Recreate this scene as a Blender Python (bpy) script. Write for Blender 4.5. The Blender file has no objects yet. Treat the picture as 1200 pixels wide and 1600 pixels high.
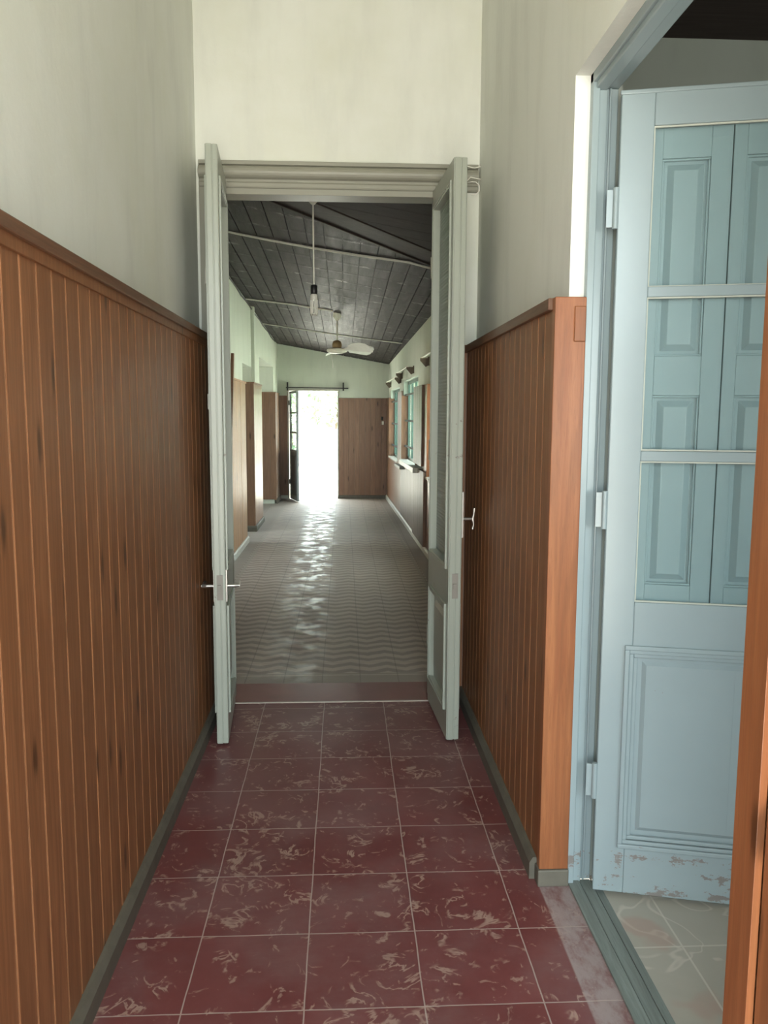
import bpy, math, random
from mathutils import Vector, Matrix
random.seed(7)
S = bpy.context.scene
COL = S.collection
PI = math.pi

# ------------------------------------------------------------------ camera, world, light, exposure
H = 1.45
F_PX = 1260.0
yaw, pitch, roll = math.radians(2.8718), math.radians(6.8662), math.radians(0.25)
fwd = Vector((math.sin(yaw)*math.cos(pitch), math.cos(yaw)*math.cos(pitch), -math.sin(pitch)))
rgt = Vector((math.cos(yaw), -math.sin(yaw), 0))
upv = rgt.cross(fwd)
Rr = rgt*math.cos(roll)+upv*math.sin(roll)
Ur = -rgt*math.sin(roll)+upv*math.cos(roll)
cam = bpy.data.objects.new('camera', bpy.data.cameras.new('camera'))
COL.objects.link(cam)
m = Matrix((Rr, Ur, -fwd)).transposed().to_4x4()
m.translation = Vector((0, 0, H))
cam.matrix_world = m
cam.data.sensor_fit = 'VERTICAL'
cam.data.sensor_height = 24.0
cam.data.lens = 24.0*F_PX/1600.0
cam.data.clip_start = 0.02
cam.data.clip_end = 300
S.camera = cam
S.view_settings.view_transform = 'Standard'
S.view_settings.look = 'None'
S.view_settings.gamma = 1
S.view_settings.use_curve_mapping = False
S.view_settings.exposure = 0.95

W = bpy.data.worlds.new('sky'); S.world = W; W.use_nodes = True
wn = W.node_tree.nodes; wl = W.node_tree.links
wn['Background'].inputs['Strength'].default_value = 7.5
_tc = wn.new('ShaderNodeTexCoord'); _sx = wn.new('ShaderNodeSeparateXYZ'); _mr = wn.new('ShaderNodeMapRange'); _mx = wn.new('ShaderNodeMix')
_mr.inputs['From Min'].default_value = -.06; _mr.inputs['From Max'].default_value = .10
_mx.data_type = 'RGBA'
_mx.inputs[6].default_value = (.94, .90, .79, 1)      # sunlit earth below the horizon
_mx.inputs[7].default_value = (.85, .96, 1.0, 1)      # hazy bright sky
wl.new(_tc.outputs['Generated'], _sx.inputs[0]); wl.new(_sx.outputs[2], _mr.inputs[0]); wl.new(_mr.outputs[0], _mx.inputs[0])
wl.new(_mx.outputs[2], wn['Background'].inputs['Color'])

sun = bpy.data.objects.new('sun', bpy.data.lights.new('sun', 'SUN'))
COL.objects.link(sun)
sun.data.energy = 22
sun.data.angle = math.radians(1.5)
sun.data.color = (1, 0.96, 0.88)
sun.rotation_euler = Vector((0.12, 0.45, 0.88)).to_track_quat('Z', 'Y').to_euler()

def portal(name, loc, direction, sx, sy):
    """sampling portal in a modelled opening: it only guides sky light through it"""
    L = bpy.data.lights.new(name, 'AREA'); L.shape = 'RECTANGLE'; L.size = sx; L.size_y = sy
    o = bpy.data.objects.new(name, L); COL.objects.link(o)
    o.location = loc
    o.rotation_euler = Vector(direction).to_track_quat('-Z', 'Z').to_euler()
    L.cycles.is_portal = True
    return o
portal('portal_garden_door', (-0.52, 14.3, 0.93), (0, -1, 0), 0.86, 1.86)
portal('portal_front_door', (0, -.83, 1.46), (0, 1, 0), 1.2, 2.92)
for yy, hh in ((12.65, 1.3), (10.45, 1.4), (7.3, 1.36)):
    portal('portal_window', (1.15, yy, 1.3), (-1, 0, 0), 1.9, 1.4)
portal('portal_side_added', (2.3, -1.32, 1.6), (0, 1, 0), 1.4, 1.4)  # unseen side room opening, added to throw soft light on the blue leaf
portal('portal_left_room', (-4.12, 9.6, 1.6), (1, 0, 0), 1.4, 1.2)

# ------------------------------------------------------------------ helpers
def tag(o, label=None, cat=None, group=None, kind=None):
    if label: o['label'] = label
    if cat: o['category'] = cat
    if group: o['group'] = group
    if kind: o['kind'] = kind
    return o

def empty(name, loc, rz=0):
    o = bpy.data.objects.new(name, None); COL.objects.link(o)
    o.location = loc; o.rotation_euler = (0, 0, rz); o.empty_display_size = 0.1
    return o

class MB:
    def __init__(s, xf=None): s.v = []; s.f = []; s.mi = []; s.xf = xf; s.m = 0; s.sm = []
    def add(s, vs, fs, smooth=False):
        b = len(s.v)
        s.v += [tuple(s.xf(*p)) if s.xf else tuple(p) for p in vs]
        for f in fs: s.f.append([b+i for i in f]); s.mi.append(s.m); s.sm.append(smooth)
        return s
    def box(s, x0, x1, y0, y1, z0, z1):
        return s.add([(x0,y0,z0),(x1,y0,z0),(x1,y1,z0),(x0,y1,z0),(x0,y0,z1),(x1,y0,z1),(x1,y1,z1),(x0,y1,z1)],
              [(0,3,2,1),(4,5,6,7),(0,1,5,4),(1,2,6,5),(2,3,7,6),(3,0,4,7)])
    def hexa(s, p): return s.add(p, [(0,3,2,1),(4,5,6,7),(0,1,5,4),(1,2,6,5),(2,3,7,6),(3,0,4,7)])
    def prism(s, poly, fn, a, b):
        """extrude a 2-D polygon: fn(u, v, t) -> point"""
        n = len(poly)
        vs = [fn(u, v, a) for u, v in poly]+[fn(u, v, b) for u, v in poly]
        fs = [tuple(range(n-1, -1, -1)), tuple(range(n, 2*n))]+[(i, (i+1) % n, n+(i+1) % n, n+i) for i in range(n)]
        return s.add(vs, fs)
    def tube(s, pts, r, n=10, caps=True):
        pts = [Vector(p) for p in pts]
        rs = r if isinstance(r, (list, tuple)) else [r]*len(pts)
        vs = []; fs = []; ref = None
        for i, p in enumerate(pts):
            t = (pts[min(i+1, len(pts)-1)]-pts[max(i-1, 0)]).normalized()
            if ref is None: ref = t.orthogonal().normalized()
            ref = (ref-t*ref.dot(t)).normalized()
            bi = t.cross(ref)
            for k in range(n):
                a = 2*PI*k/n
                vs.append(p+(ref*math.cos(a)+bi*math.sin(a))*rs[i])
        for i in range(len(pts)-1):
            for k in range(n):
                fs.append((i*n+k, i*n+(k+1) % n, (i+1)*n+(k+1) % n, (i+1)*n+k))
        s.add(vs, fs, True)
        if caps:
            L = (len(pts)-1)*n
            s.add(vs[:n], [tuple(range(n-1, -1, -1))]); s.add(vs[L:], [tuple(range(n))])
        return s
    def lathe(s, prof, c=(0, 0, 0), n=20):
        vs = []; fs = []
        for r, z in prof:
            for k in range(n):
                a = 2*PI*k/n; vs.append((c[0]+r*math.cos(a), c[1]+r*math.sin(a), c[2]+z))
        for i in range(len(prof)-1):
            for k in range(n):
                fs.append((i*n+k, i*n+(k+1) % n, (i+1)*n+(k+1) % n, (i+1)*n+k))
        s.add(vs, fs, True)
        s.add(vs[:n], [tuple(range(n))]); s.add(vs[-n:], [tuple(range(n))])
        return s
    def frame(s, x0, x1, z0, z1, wd, y0, y1):
        """picture-frame ring in the xz plane, ring width wd going inward"""
        s.box(x0, x1, y0, y1, z0, z0+wd); s.box(x0, x1, y0, y1, z1-wd, z1)
        s.box(x0, x0+wd, y0, y1, z0+wd, z1-wd); s.box(x1-wd, x1, y0, y1, z0+wd, z1-wd)
        return s
    def raised(s, x0, x1, z0, z1, y, dy, slope):
        """raised field: frustum from plane y to y+dy"""
        a = slope
        return s.add([(x0,y,z0),(x1,y,z0),(x1,y,z1),(x0,y,z1),(x0+a,y+dy,z0+a),(x1-a,y+dy,z0+a),(x1-a,y+dy,z1-a),(x0+a,y+dy,z1-a)],
              [(0,1,2,3),(4,5,6,7),(0,1,5,4),(1,2,6,5),(2,3,7,6),(3,0,4,7)])
    def build(s, name, mat, parent=None, bevel=0, kind=None):
        me = bpy.data.meshes.new(name); me.from_pydata(s.v, [], s.f)
        for mt in (mat if isinstance(mat, (list, tuple)) else [mat]): me.materials.append(mt)
        me.polygons.foreach_set('material_index', s.mi)
        me.polygons.foreach_set('use_smooth', s.sm)
        me.update()
        import bmesh
        bm = bmesh.new(); bm.from_mesh(me); bmesh.ops.recalc_face_normals(bm, faces=bm.faces); bm.to_mesh(me); bm.free()
        o = bpy.data.objects.new(name, me); COL.objects.link(o)
        if parent: o.parent = parent
        if bevel:
            b = o.modifiers.new('bevel', 'BEVEL'); b.width = bevel; b.segments = 2; b.limit_method = 'ANGLE'
        if kind: o['kind'] = kind
        return o

def st(o, label, cat): return tag(o, label, cat, kind='structure')

# ------------------------------------------------------------------ materials
class NT:
    def __init__(s, name):
        s.mat = bpy.data.materials.new(name); s.mat.use_nodes = True
        s.t = s.mat.node_tree; s.n = s.t.nodes; s.b = s.n['Principled BSDF']; s.l = s.t.links
    def node(s, typ, **kw):
        nd = s.n.new(typ)
        for k, v in kw.items(): setattr(nd, k, v)
        return nd
    def put(s, inp, val):
        if isinstance(val, bpy.types.NodeSocket): s.l.new(val, inp)
        elif val is not None: inp.default_value = val
    def math(s, op, a, b=None, c=None, clamp=False):
        nd = s.node('ShaderNodeMath', operation=op, use_clamp=clamp)
        s.put(nd.inputs[0], a)
        if b is not None: s.put(nd.inputs[1], b)
        if c is not None: s.put(nd.inputs[2], c)
        return nd.outputs[0]
    def vmath(s, op, a, b=None, sc=None):
        nd = s.node('ShaderNodeVectorMath', operation=op)
        s.put(nd.inputs[0], a)
        if b is not None: s.put(nd.inputs[1], b)
        if sc is not None: s.put(nd.inputs['Scale'], sc)
        return nd.outputs[0]
    def coord(s): return s.node('ShaderNodeTexCoord').outputs['Object']
    def scale(s, vec, sc):
        nd = s.node('ShaderNodeMapping'); s.put(nd.inputs['Vector'], vec); nd.inputs['Scale'].default_value = sc
        return nd.outputs[0]
    def noise(s, vec, sc, det=3, rough=.5, dist=0):
        nd = s.node('ShaderNodeTexNoise'); s.put(nd.inputs['Vector'], vec)
        nd.inputs['Scale'].default_value = sc; nd.inputs['Detail'].default_value = det
        nd.inputs['Roughness'].default_value = rough; nd.inputs['Distortion'].default_value = dist
        return nd.outputs['Fac']
    def ramp(s, fac, lo, hi):
        nd = s.node('ShaderNodeMapRange', interpolation_type='SMOOTHSTEP')
        s.put(nd.inputs['Value'], fac); s.put(nd.inputs['From Min'], lo); s.put(nd.inputs['From Max'], hi)
        return nd.outputs[0]
    def mix(s, fac, a, b):
        nd = s.node('ShaderNodeMix', data_type='RGBA')
        s.put(nd.inputs[0], fac)
        for i, v in ((6, a), (7, b)):
            if isinstance(v, tuple) and len(v) == 3: v = v+(1,)
            s.put(nd.inputs[i], v)
        return nd.outputs[2]
    def sep(s, vec):
        nd = s.node('ShaderNodeSeparateXYZ'); s.put(nd.inputs[0], vec); return nd.outputs
    def comb(s, x, y, z):
        nd = s.node('ShaderNodeCombineXYZ')
        for i, v in enumerate((x, y, z)): s.put(nd.inputs[i], v)
        return nd.outputs[0]
    def island(s): return s.node('ShaderNodeNewGeometry').outputs['Random Per Island']
    def bump(s, h, strength, dist=.01):
        nd = s.node('ShaderNodeBump'); s.put(nd.inputs['Height'], h)
        nd.inputs['Strength'].default_value = strength; nd.inputs['Distance'].default_value = dist
        s.l.new(nd.outputs[0], s.b.inputs['Normal'])
    def out(s, col, rough=.5, metal=0, spec=None):
        if isinstance(col, tuple) and len(col) == 3: col = col+(1,)
        s.put(s.b.inputs['Base Color'], col); s.put(s.b.inputs['Roughness'], rough)
        s.b.inputs['Metallic'].default_value = metal
        if spec is not None: s.b.inputs['Specular IOR Level'].default_value = spec
        return s.mat

def plain(name, col, rough=.5, metal=0, var=.12, nscale=20):
    t = NT(name); c = t.coord(); n = t.noise(c, nscale, 4)
    lo = tuple(x*(1-var) for x in col); hi = tuple(min(1, x*(1+var)) for x in col)
    return t.out(t.mix(n, lo, hi), rough, metal)

def plaster(name, col, stain=(.5, .5, .42), amt=.35):
    t = NT(name); c = t.coord()
    n = t.noise(c, 1.1, 5, .6); n2 = t.noise(t.scale(c, (3, 3, .6)), 2.0, 4, .6)
    col1 = t.mix(t.math('MULTIPLY', t.ramp(n, .42, .75), amt), col, tuple(a*b*1.6 for a, b in zip(col, stain)))
    col2 = t.mix(t.math('MULTIPLY', t.ramp(n2, .45, .75), .5), col1, tuple(a*.82 for a in col))
    chip = t.ramp(t.noise(c, 14, 2), .79, .82)
    col3 = t.mix(chip, col2, (.85, .85, .78))
    t.bump(t.noise(c, 35, 4, .6), .12, .01)
    return t.out(col3, .75)

def wood(name, a, b, rough=.32, knot=True, axis='z', fscale=1.0, plane='x'):
    t = NT(name); c = t.coord(); isl = t.island()
    off = t.vmath('ADD', c, t.comb(0, 0, t.math('MULTIPLY', isl, 37)))
    sc = {'z': (16, 16, .9), 'y': (16, .9, 16), 'x': (.9, 16, 16)}[axis]
    g = t.noise(t.scale(off, sc), 3*fscale, 5, .6, .7)
    base = t.mix(t.ramp(g, .32, .68), a, b)
    ring = t.math('SINE', t.math('MULTIPLY', t.noise(t.scale(off, tuple(q*.35 for q in sc)), 1.6, 2, .5), 75))
    base = t.mix(t.math('MULTIPLY', t.ramp(ring, -.2, 1), .42), base, tuple(x*.55 for x in a))
    base = t.mix(t.math('MULTIPLY', isl, .55), base, tuple(x*.62 for x in a))
    fine = t.noise(t.scale(off, tuple(q*6 for q in sc)), 3, 3, .7)
    base = t.mix(t.math('MULTIPLY', t.ramp(fine, .48, .75), .5), base, tuple(x*.5 for x in a))
    if knot:
        vo = t.node('ShaderNodeTexVoronoi', voronoi_dimensions='2D'); vo.inputs['Scale'].default_value = 1.0
        ox, oy, oz = t.sep(off)
        u_ = t.math('ADD', t.math('MULTIPLY', t.math('ADD', ox, oy), 10), t.math('MULTIPLY', g, .3))
        t.put(vo.inputs['Vector'], t.comb(u_, t.math('ADD', t.math('MULTIPLY', oz, 2.6), t.math('MULTIPLY', fine, .15)), 0))
        d = vo.outputs['Distance']
        rnd = t.sep(vo.outputs['Color'])[0]
        k = t.math('MULTIPLY', t.math('SUBTRACT', 1, t.ramp(d, .04, .17)), t.ramp(rnd, .70, .76))
        base = t.mix(t.math('MULTIPLY', k, .8), base, tuple(x*.16 for x in a))
    t.bump(fine, .08, .004)
    return t.out(base, t.math('ADD', rough, t.math('MULTIPLY', g, .12)), spec=.34)

def paint(name, col, chip=(.16, .12, .10), rough=.3, thr=.70, low=True, nscale=9):
    """old enamel paint with chips; more chips near the bottom of the leaf where feet knock it"""
    t = NT(name); c = t.coord()
    n = t.noise(c, 2.2, 4, .6)
    base = t.mix(n, tuple(x*.90 for x in col), tuple(min(1, x*1.07) for x in col))
    ch = t.noise(t.scale(c, (1, 1, 2.2)), nscale, 6, .75)
    if low:
        z = t.sep(c)[2]
        th = t.math('SUBTRACT', thr, t.math('MULTIPLY', t.math('SUBTRACT', 1, t.ramp(z, .10, .26)), .145))
    else: th = thr
    mask = t.ramp(ch, th, t.math('ADD', th, .02) if low else thr+.02)
    base = t.mix(t.math('MULTIPLY', mask, .75), base, chip)
    t.bump(t.math('SUBTRACT', t.math('MULTIPLY', t.noise(c, 60, 3), .15), mask), .25, .002)
    return t.out(base, t.math('ADD', rough, t.math('MULTIPLY', mask, .3)))

M = {}
M['cream'] = plaster('cream_plaster', (.77, .785, .735), amt=.45)
M['green_plaster'] = plaster('pale_green_plaster', (.67, .71, .61), amt=.2)
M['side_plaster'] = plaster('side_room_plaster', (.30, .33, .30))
M['wood'] = wood('varnished_wood', (.33, .145, .064), (.24, .10, .042), .38)
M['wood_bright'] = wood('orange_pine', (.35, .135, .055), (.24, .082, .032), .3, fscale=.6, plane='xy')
M['wood_bright_x'] = wood('orange_pine_cross', (.35, .135, .055), (.24, .082, .032), .3, axis='x', fscale=.6)
M['cap'] = wood('cap_rail_wood', (.20, .10, .055), (.155, .072, .04), .35, False, 'y')
M['cap_x'] = wood('cap_rail_wood_cross', (.20, .10, .055), (.155, .072, .04), .35, False, 'x')
M['groove'] = plain('groove_pale', (.60, .38, .24), .5)
M['wood_corr'] = wood('hallway_panelling', (.32, .18, .11), (.25, .13, .08), .27, plane='xy')
M['wood_glossy'] = wood('grey_worn_varnish', (.20, .145, .12), (.14, .10, .08), .36)
M['wood_lit'] = wood('window_lit_panelling', (.50, .29, .16), (.42, .23, .12), .36)  # hallway panelling in a lighter tan that paints in the window light
M['groove_corr'] = plain('groove_brown', (.22, .135, .09), .5)
M['base'] = plain('baseboard_grey', (.12, .11, .085), .6, var=.3)
M['base_light'] = plain('baseboard_light', (.48, .46, .40), .5, var=.2)
M['leaf'] = paint('sage_enamel', (.34, .365, .31), thr=.66, low=False)
M['frame'] = paint('door_frame_enamel', (.29, .285, .235), thr=.76, rough=.42, low=False)
M['blue'] = paint('light_blue_enamel', (.275, .34, .355), thr=.70, rough=.26)
M['blue_shutter'] = paint('blue_shutter_enamel', (.31, .385, .415), thr=.9, low=False)
M['putty'] = plain('old_putty', (.43, .45, .39), .6)
M['steel'] = plain('dull_steel', (.42, .40, .37), .35, .9)
M['worn_steel'] = plain('worn_lock_steel', (.26, .24, .21), .6, .3)
M['dark_metal'] = plain('dark_iron', (.04, .04, .036), .7)
M['white_plastic'] = plain('white_plastic', (.82, .80, .70), .4)
M['bulb_glass'] = plain('bulb_tube', (.80, .79, .70), .25)
M['black'] = plain('black_plastic', (.02, .02, .02), .4)
M['cable'] = plain('cable_grey', (.85, .83, .76), .6)
M['brown_metal'] = plain('brown_motor', (.28, .18, .08), .4, .3)
M['green_metal'] = plain('green_window_frame', (.06, .115, .095), .4)
M['green_reveal'] = plain('pale_green_reveal', (.58, .68, .60), .6)
M['beam'] = wood('valley_beam', (.065, .05, .045), (.05, .04, .036), .5, False, 'x')

def mk_ceiling():
    t = NT('dark_ceiling_boards'); c = t.coord(); isl = t.island()
    off = t.vmath('ADD', c, t.comb(0, t.math('MULTIPLY', isl, 23), 0))
    g = t.noise(t.scale(off, (9, 1.1, 9)), 2, 4, .6)
    base = t.mix(t.ramp(g, .3, .75), (.016, .0125, .0125), (.040, .032, .034))
    base = t.mix(t.math('MULTIPLY', isl, .5), base, (.035, .028, .028))
    y = t.sep(c)[1]; x = t.sep(c)[0]
    wob = t.math('MULTIPLY', t.noise(c, 2, 2), .10)
    ph = t.math('FRACT', t.math('MULTIPLY', t.math('ADD', t.math('ADD', y, t.math('MULTIPLY', x, .05)), wob), 2.6))
    band = t.math('SUBTRACT', 1, t.ramp(t.math('ABSOLUTE', t.math('SUBTRACT', ph, .5)), .02, .13))
    brk = t.ramp(t.noise(t.scale(c, (3.0, 2.0, 1)), 2.2, 4, .7), .50, .68)
    base = t.mix(t.math('MULTIPLY', t.math('MULTIPLY', band, brk), .75), base, (.36, .33, .34))
    h = t.math('ADD', t.math('MULTIPLY', band, .6), g)
    t.bump(h, .35, .012)
    return t.out(base, t.math('SUBTRACT', .66, t.math('MULTIPLY', g, .25)), spec=.10)
M['ceiling'] = mk_ceiling()
M['ceiling_dark'] = wood('near_ceiling_boards', (.055, .042, .038), (.045, .034, .03), .6, False, 'x')
for k_ in ('ceiling_dark', 'beam'): M[k_].node_tree.nodes['Principled BSDF'].inputs['Specular IOR Level'].default_value = .1
M['roof'] = plain('roof_dark', (.1, .09, .08), .8)
M['white_ceiling'] = plain('vestibule_ceiling', (.66, .65, .55), .8)

def mk_redtile():
    t = NT('red_marbled_tile'); c = t.coord(); X, Y, Z = t.sep(c)
    wob = t.math('MULTIPLY', t.math('SUBTRACT', t.noise(c, 6, 2), .5), .006)
    u = t.math('DIVIDE', t.math('ADD', t.math('ADD', X, wob), .100), .298)
    v = t.math('DIVIDE', t.math('SUBTRACT', t.math('ADD', Y, wob), 2.117), .2935)
    def edge(q): return t.math('ABSOLUTE', t.math('SUBTRACT', t.math('FRACT', t.math('ADD', q, .5)), .5))
    e = t.math('MINIMUM', edge(u), edge(v))
    gr = t.math('SUBTRACT', 1, t.ramp(e, .0035, .0085))
    tid = t.comb(t.math('FLOOR', u), t.math('FLOOR', v), 0)
    wnz = t.node('ShaderNodeTexWhiteNoise', noise_dimensions='3D'); t.put(wnz.inputs['Vector'], tid)
    off = t.vmath('ADD', c, t.vmath('SCALE', wnz.outputs['Color'], None, 9.0))
    n1 = t.noise(off, 9, 4, .55, 1.6)
    stroke = t.math('SUBTRACT', 1, t.ramp(t.math('ABSOLUTE', t.math('SUBTRACT', n1, .5)), .010, .045))
    gate = t.ramp(t.noise(t.vmath('ADD', off, (3.3, 1.7, 0)), 9, 3, .6), .52, .60)
    sw = t.math('MULTIPLY', stroke, gate)
    blob = t.ramp(t.noise(off, 12, 4, .6, 2.2), .61, .68)
    sw = t.math('MAXIMUM', sw, t.math('MULTIPLY', blob, .85))
    tone = t.noise(off, 4, 4, .6)
    base = t.mix(tone, (.11, .028, .028), (.21, .070, .068))
    base = t.mix(t.math('MULTIPLY', wnz.outputs['Value'], .25), base, (.11, .03, .028))
    base = t.mix(t.math('MULTIPLY', sw, .60), base, (.46, .33, .26))
    dust = t.ramp(t.noise(c, 1.7, 6, .65), .40, .66)
    d2 = t.math('MULTIPLY', dust, t.noise(t.scale(c, (10, 30, 1)), 2, 4, .7))
    base = t.mix(t.math('MULTIPLY', d2, .58), base, (.26, .19, .185))
    worn = t.ramp(X, .600, .606)                        # strip by the side doorway whose red has faded away
    wf = t.math('MULTIPLY', worn, t.ramp(t.noise(t.scale(c, (6, 3, 1)), 3, 4, .7), .25, .6))
    base = t.mix(t.math('MULTIPLY', wf, .85), base, (.34, .28, .27))
    base = t.mix(t.math('MULTIPLY', gr, .8), base, (.42, .34, .30))
    dirt = t.ramp(X, -.56, -.60)
    t.bump(t.math('ADD', t.math('MULTIPLY', gr, -1), t.math('MULTIPLY', t.noise(c, 30, 3), .15)), .25, .003)
    return t.out(base, t.math('ADD', .30, t.math('MULTIPLY', d2, .5)), spec=.36)
M['redtile'] = mk_redtile()

def mk_corrfloor():
    t = NT('patterned_hallway_tile'); c = t.coord(); X, Y, Z = t.sep(c)
    tri = t.math('PINGPONG', t.math('ADD', X, 5), .105)
    w = t.math('ADD', Y, t.math('ADD', t.math('MULTIPLY', tri, .5), t.math('MULTIPLY', t.noise(c, 5, 4, .6), .07)))
    s1 = t.math('SINE', t.math('MULTIPLY', w, 2*PI/.118))
    wave = t.ramp(s1, -.35, .5)
    n = t.noise(c, 3, 5, .6)
    a = t.mix(n, (.42, .35, .30), (.54, .465, .41))
    b = t.mix(n, (.26, .22, .195), (.35, .305, .275))
    base = t.mix(t.math('MULTIPLY', wave, .95), a, b)
    # plain border with a dark line, parallel to both walls
    xr = t.math('SUBTRACT', t.math('MULTIPLY', Y, -.012), t.math('MULTIPLY', X, -1))
    dl = t.math('SUBTRACT', X, -1.10); dr = t.math('SUBTRACT', t.math('SUBTRACT', .99, t.math('MULTIPLY', Y, .0175)), X)
    db = t.math('SUBTRACT', Y, 4.249)
    d = t.math('MINIMUM', t.math('MINIMUM', dl, dr), db)
    border = t.math('SUBTRACT', 1, t.ramp(d, .13, .135))
    base = t.mix(border, base, t.mix(n, (.30, .26, .225), (.38, .33, .29)))
    line = t.math('SUBTRACT', 1, t.ramp(t.math('ABSOLUTE', t.math('SUBTRACT', d, .16)), .012, .016))
    base = t.mix(t.math('MULTIPLY', line, .8), base, (.36, .32, .28))
    # joints
    def edge(q): return t.math('ABSOLUTE', t.math('SUBTRACT', t.math('FRACT', t.math('ADD', q, .5)), .5))
    e = t.math('MINIMUM', edge(t.math('DIVIDE', t.math('ADD', X, .33), .21)), edge(t.math('DIVIDE', Y, .21)))
    j = t.math('SUBTRACT', 1, t.ramp(e, .008, .02))
    base = t.mix(t.math('MULTIPLY', j, .35), base, (.12, .10, .09))
    rim = t.math('SUBTRACT', 1, t.ramp(db, .004, .014))
    base = t.mix(t.math('MULTIPLY', rim, t.noise(c, 8, 3)), base, (.6, .58, .52))
    polish = t.ramp(t.noise(t.scale(c, (1.0, 1.0, 1)), 6, 4, .65), .40, .62)
    path = t.math('SUBTRACT', 1, t.ramp(t.math('ABSOLUTE', t.math('ADD', X, .33)), .10, .32))
    r = t.math('SUBTRACT', .68, t.math('MULTIPLY', t.math('MULTIPLY', polish, path), .32))
    t.bump(t.math('ADD', t.math('MULTIPLY', t.noise(c, 9, 3), .8), t.math('MULTIPLY', j, -.5)), .12, .006)
    return t.out(base, r)
M['corrfloor'] = mk_corrfloor()

def mk_sidefloor():
    t = NT('pale_side_room_tile'); c = t.coord(); X, Y, Z = t.sep(c)
    n = t.noise(c, 3, 5, .6, 1.0)
    base = t.mix(n, (.33, .31, .26), (.42, .40, .34))
    vein = t.math('SUBTRACT', 1, t.ramp(t.math('ABSOLUTE', t.math('SUBTRACT', t.noise(c, 4.5, 2, .5, .8), .5)), .002, .02))
    base = t.mix(t.math('MULTIPLY', vein, .45), base, (.62, .58, .50))
    blush = t.ramp(t.noise(c, 6, 2), .5, .62)
    near = t.math('SUBTRACT', 1, t.ramp(X, .92, .95))
    base = t.mix(t.math('MULTIPLY', t.math('MULTIPLY', blush, near), .45), base, (.40, .24, .19))
    def line(q, o, p): return t.math('ABSOLUTE', t.math('SUBTRACT', t.math('FRACT', t.math('ADD', t.math('DIVIDE', t.math('SUBTRACT', q, o), p), .5)), .5))
    e = t.math('MINIMUM', line(X, .93, .40), line(Y, 2.02, .40))
    g = t.math('SUBTRACT', 1, t.ramp(e, .004, .010))
    base = t.mix(t.math('MULTIPLY', g, .6), base, (.60, .58, .50))
    return t.out(base, .35)
M['sidefloor'] = mk_sidefloor()
M['sill'] = wood('grey_blue_worn_threshold', (.24, .28, .26), (.16, .18, .165), .45, False, 'y')
M['ground'] = plain('pale_gravel', (.62, .60, .52), .9, nscale=6)
M['bark'] = plain('bark', (.13, .10, .07), .9)

def mk_leafmat(name, a, b):
    t = NT(name); isl = t.island(); m_ = t.out(t.mix(isl, a, b), .6)
    t.b.inputs['Transmission Weight'].default_value = 0
    return m_
M['foliage'] = mk_leafmat('foliage_green', (.20, .32, .17), (.36, .46, .28))
M['foliage_dark'] = mk_leafmat('foliage_dark', (.02, .07, .035), (.06, .15, .07))

def mk_glass(name, tint, gloss=.12, rough=.02):
    t = NT(name); t.n.remove(t.b)
    tr = t.node('ShaderNodeBsdfTransparent'); tr.inputs[0].default_value = tint+(1,)
    gl = t.node('ShaderNodeBsdfGlossy'); gl.inputs['Roughness'].default_value = rough
    fr = t.node('ShaderNodeFresnel'); fr.inputs[0].default_value = 1.5
    mx = t.node('ShaderNodeMixShader'); t.put(mx.inputs[0], t.math('MULTIPLY', fr.outputs[0], .6))
    t.l.new(tr.outputs[0], mx.inputs[1]); t.l.new(gl.outputs[0], mx.inputs[2])
    t.l.new(mx.outputs[0], t.n['Material Output'].inputs[0])
    return t.mat
M['glass'] = mk_glass('clear_glass', (.93, .96, .95))
def mk_ribbed():
    t = NT('frosted_ribbed_glass'); c = t.coord(); z = t.sep(c)[2]
    h = t.math('SINE', t.math('MULTIPLY', z, 420))
    t.bump(h, .5, .002)
    t.b.inputs['Transmission Weight'].default_value = .55
    return t.out((.30, .36, .30), .35)
M['ribbed'] = mk_ribbed()

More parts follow.
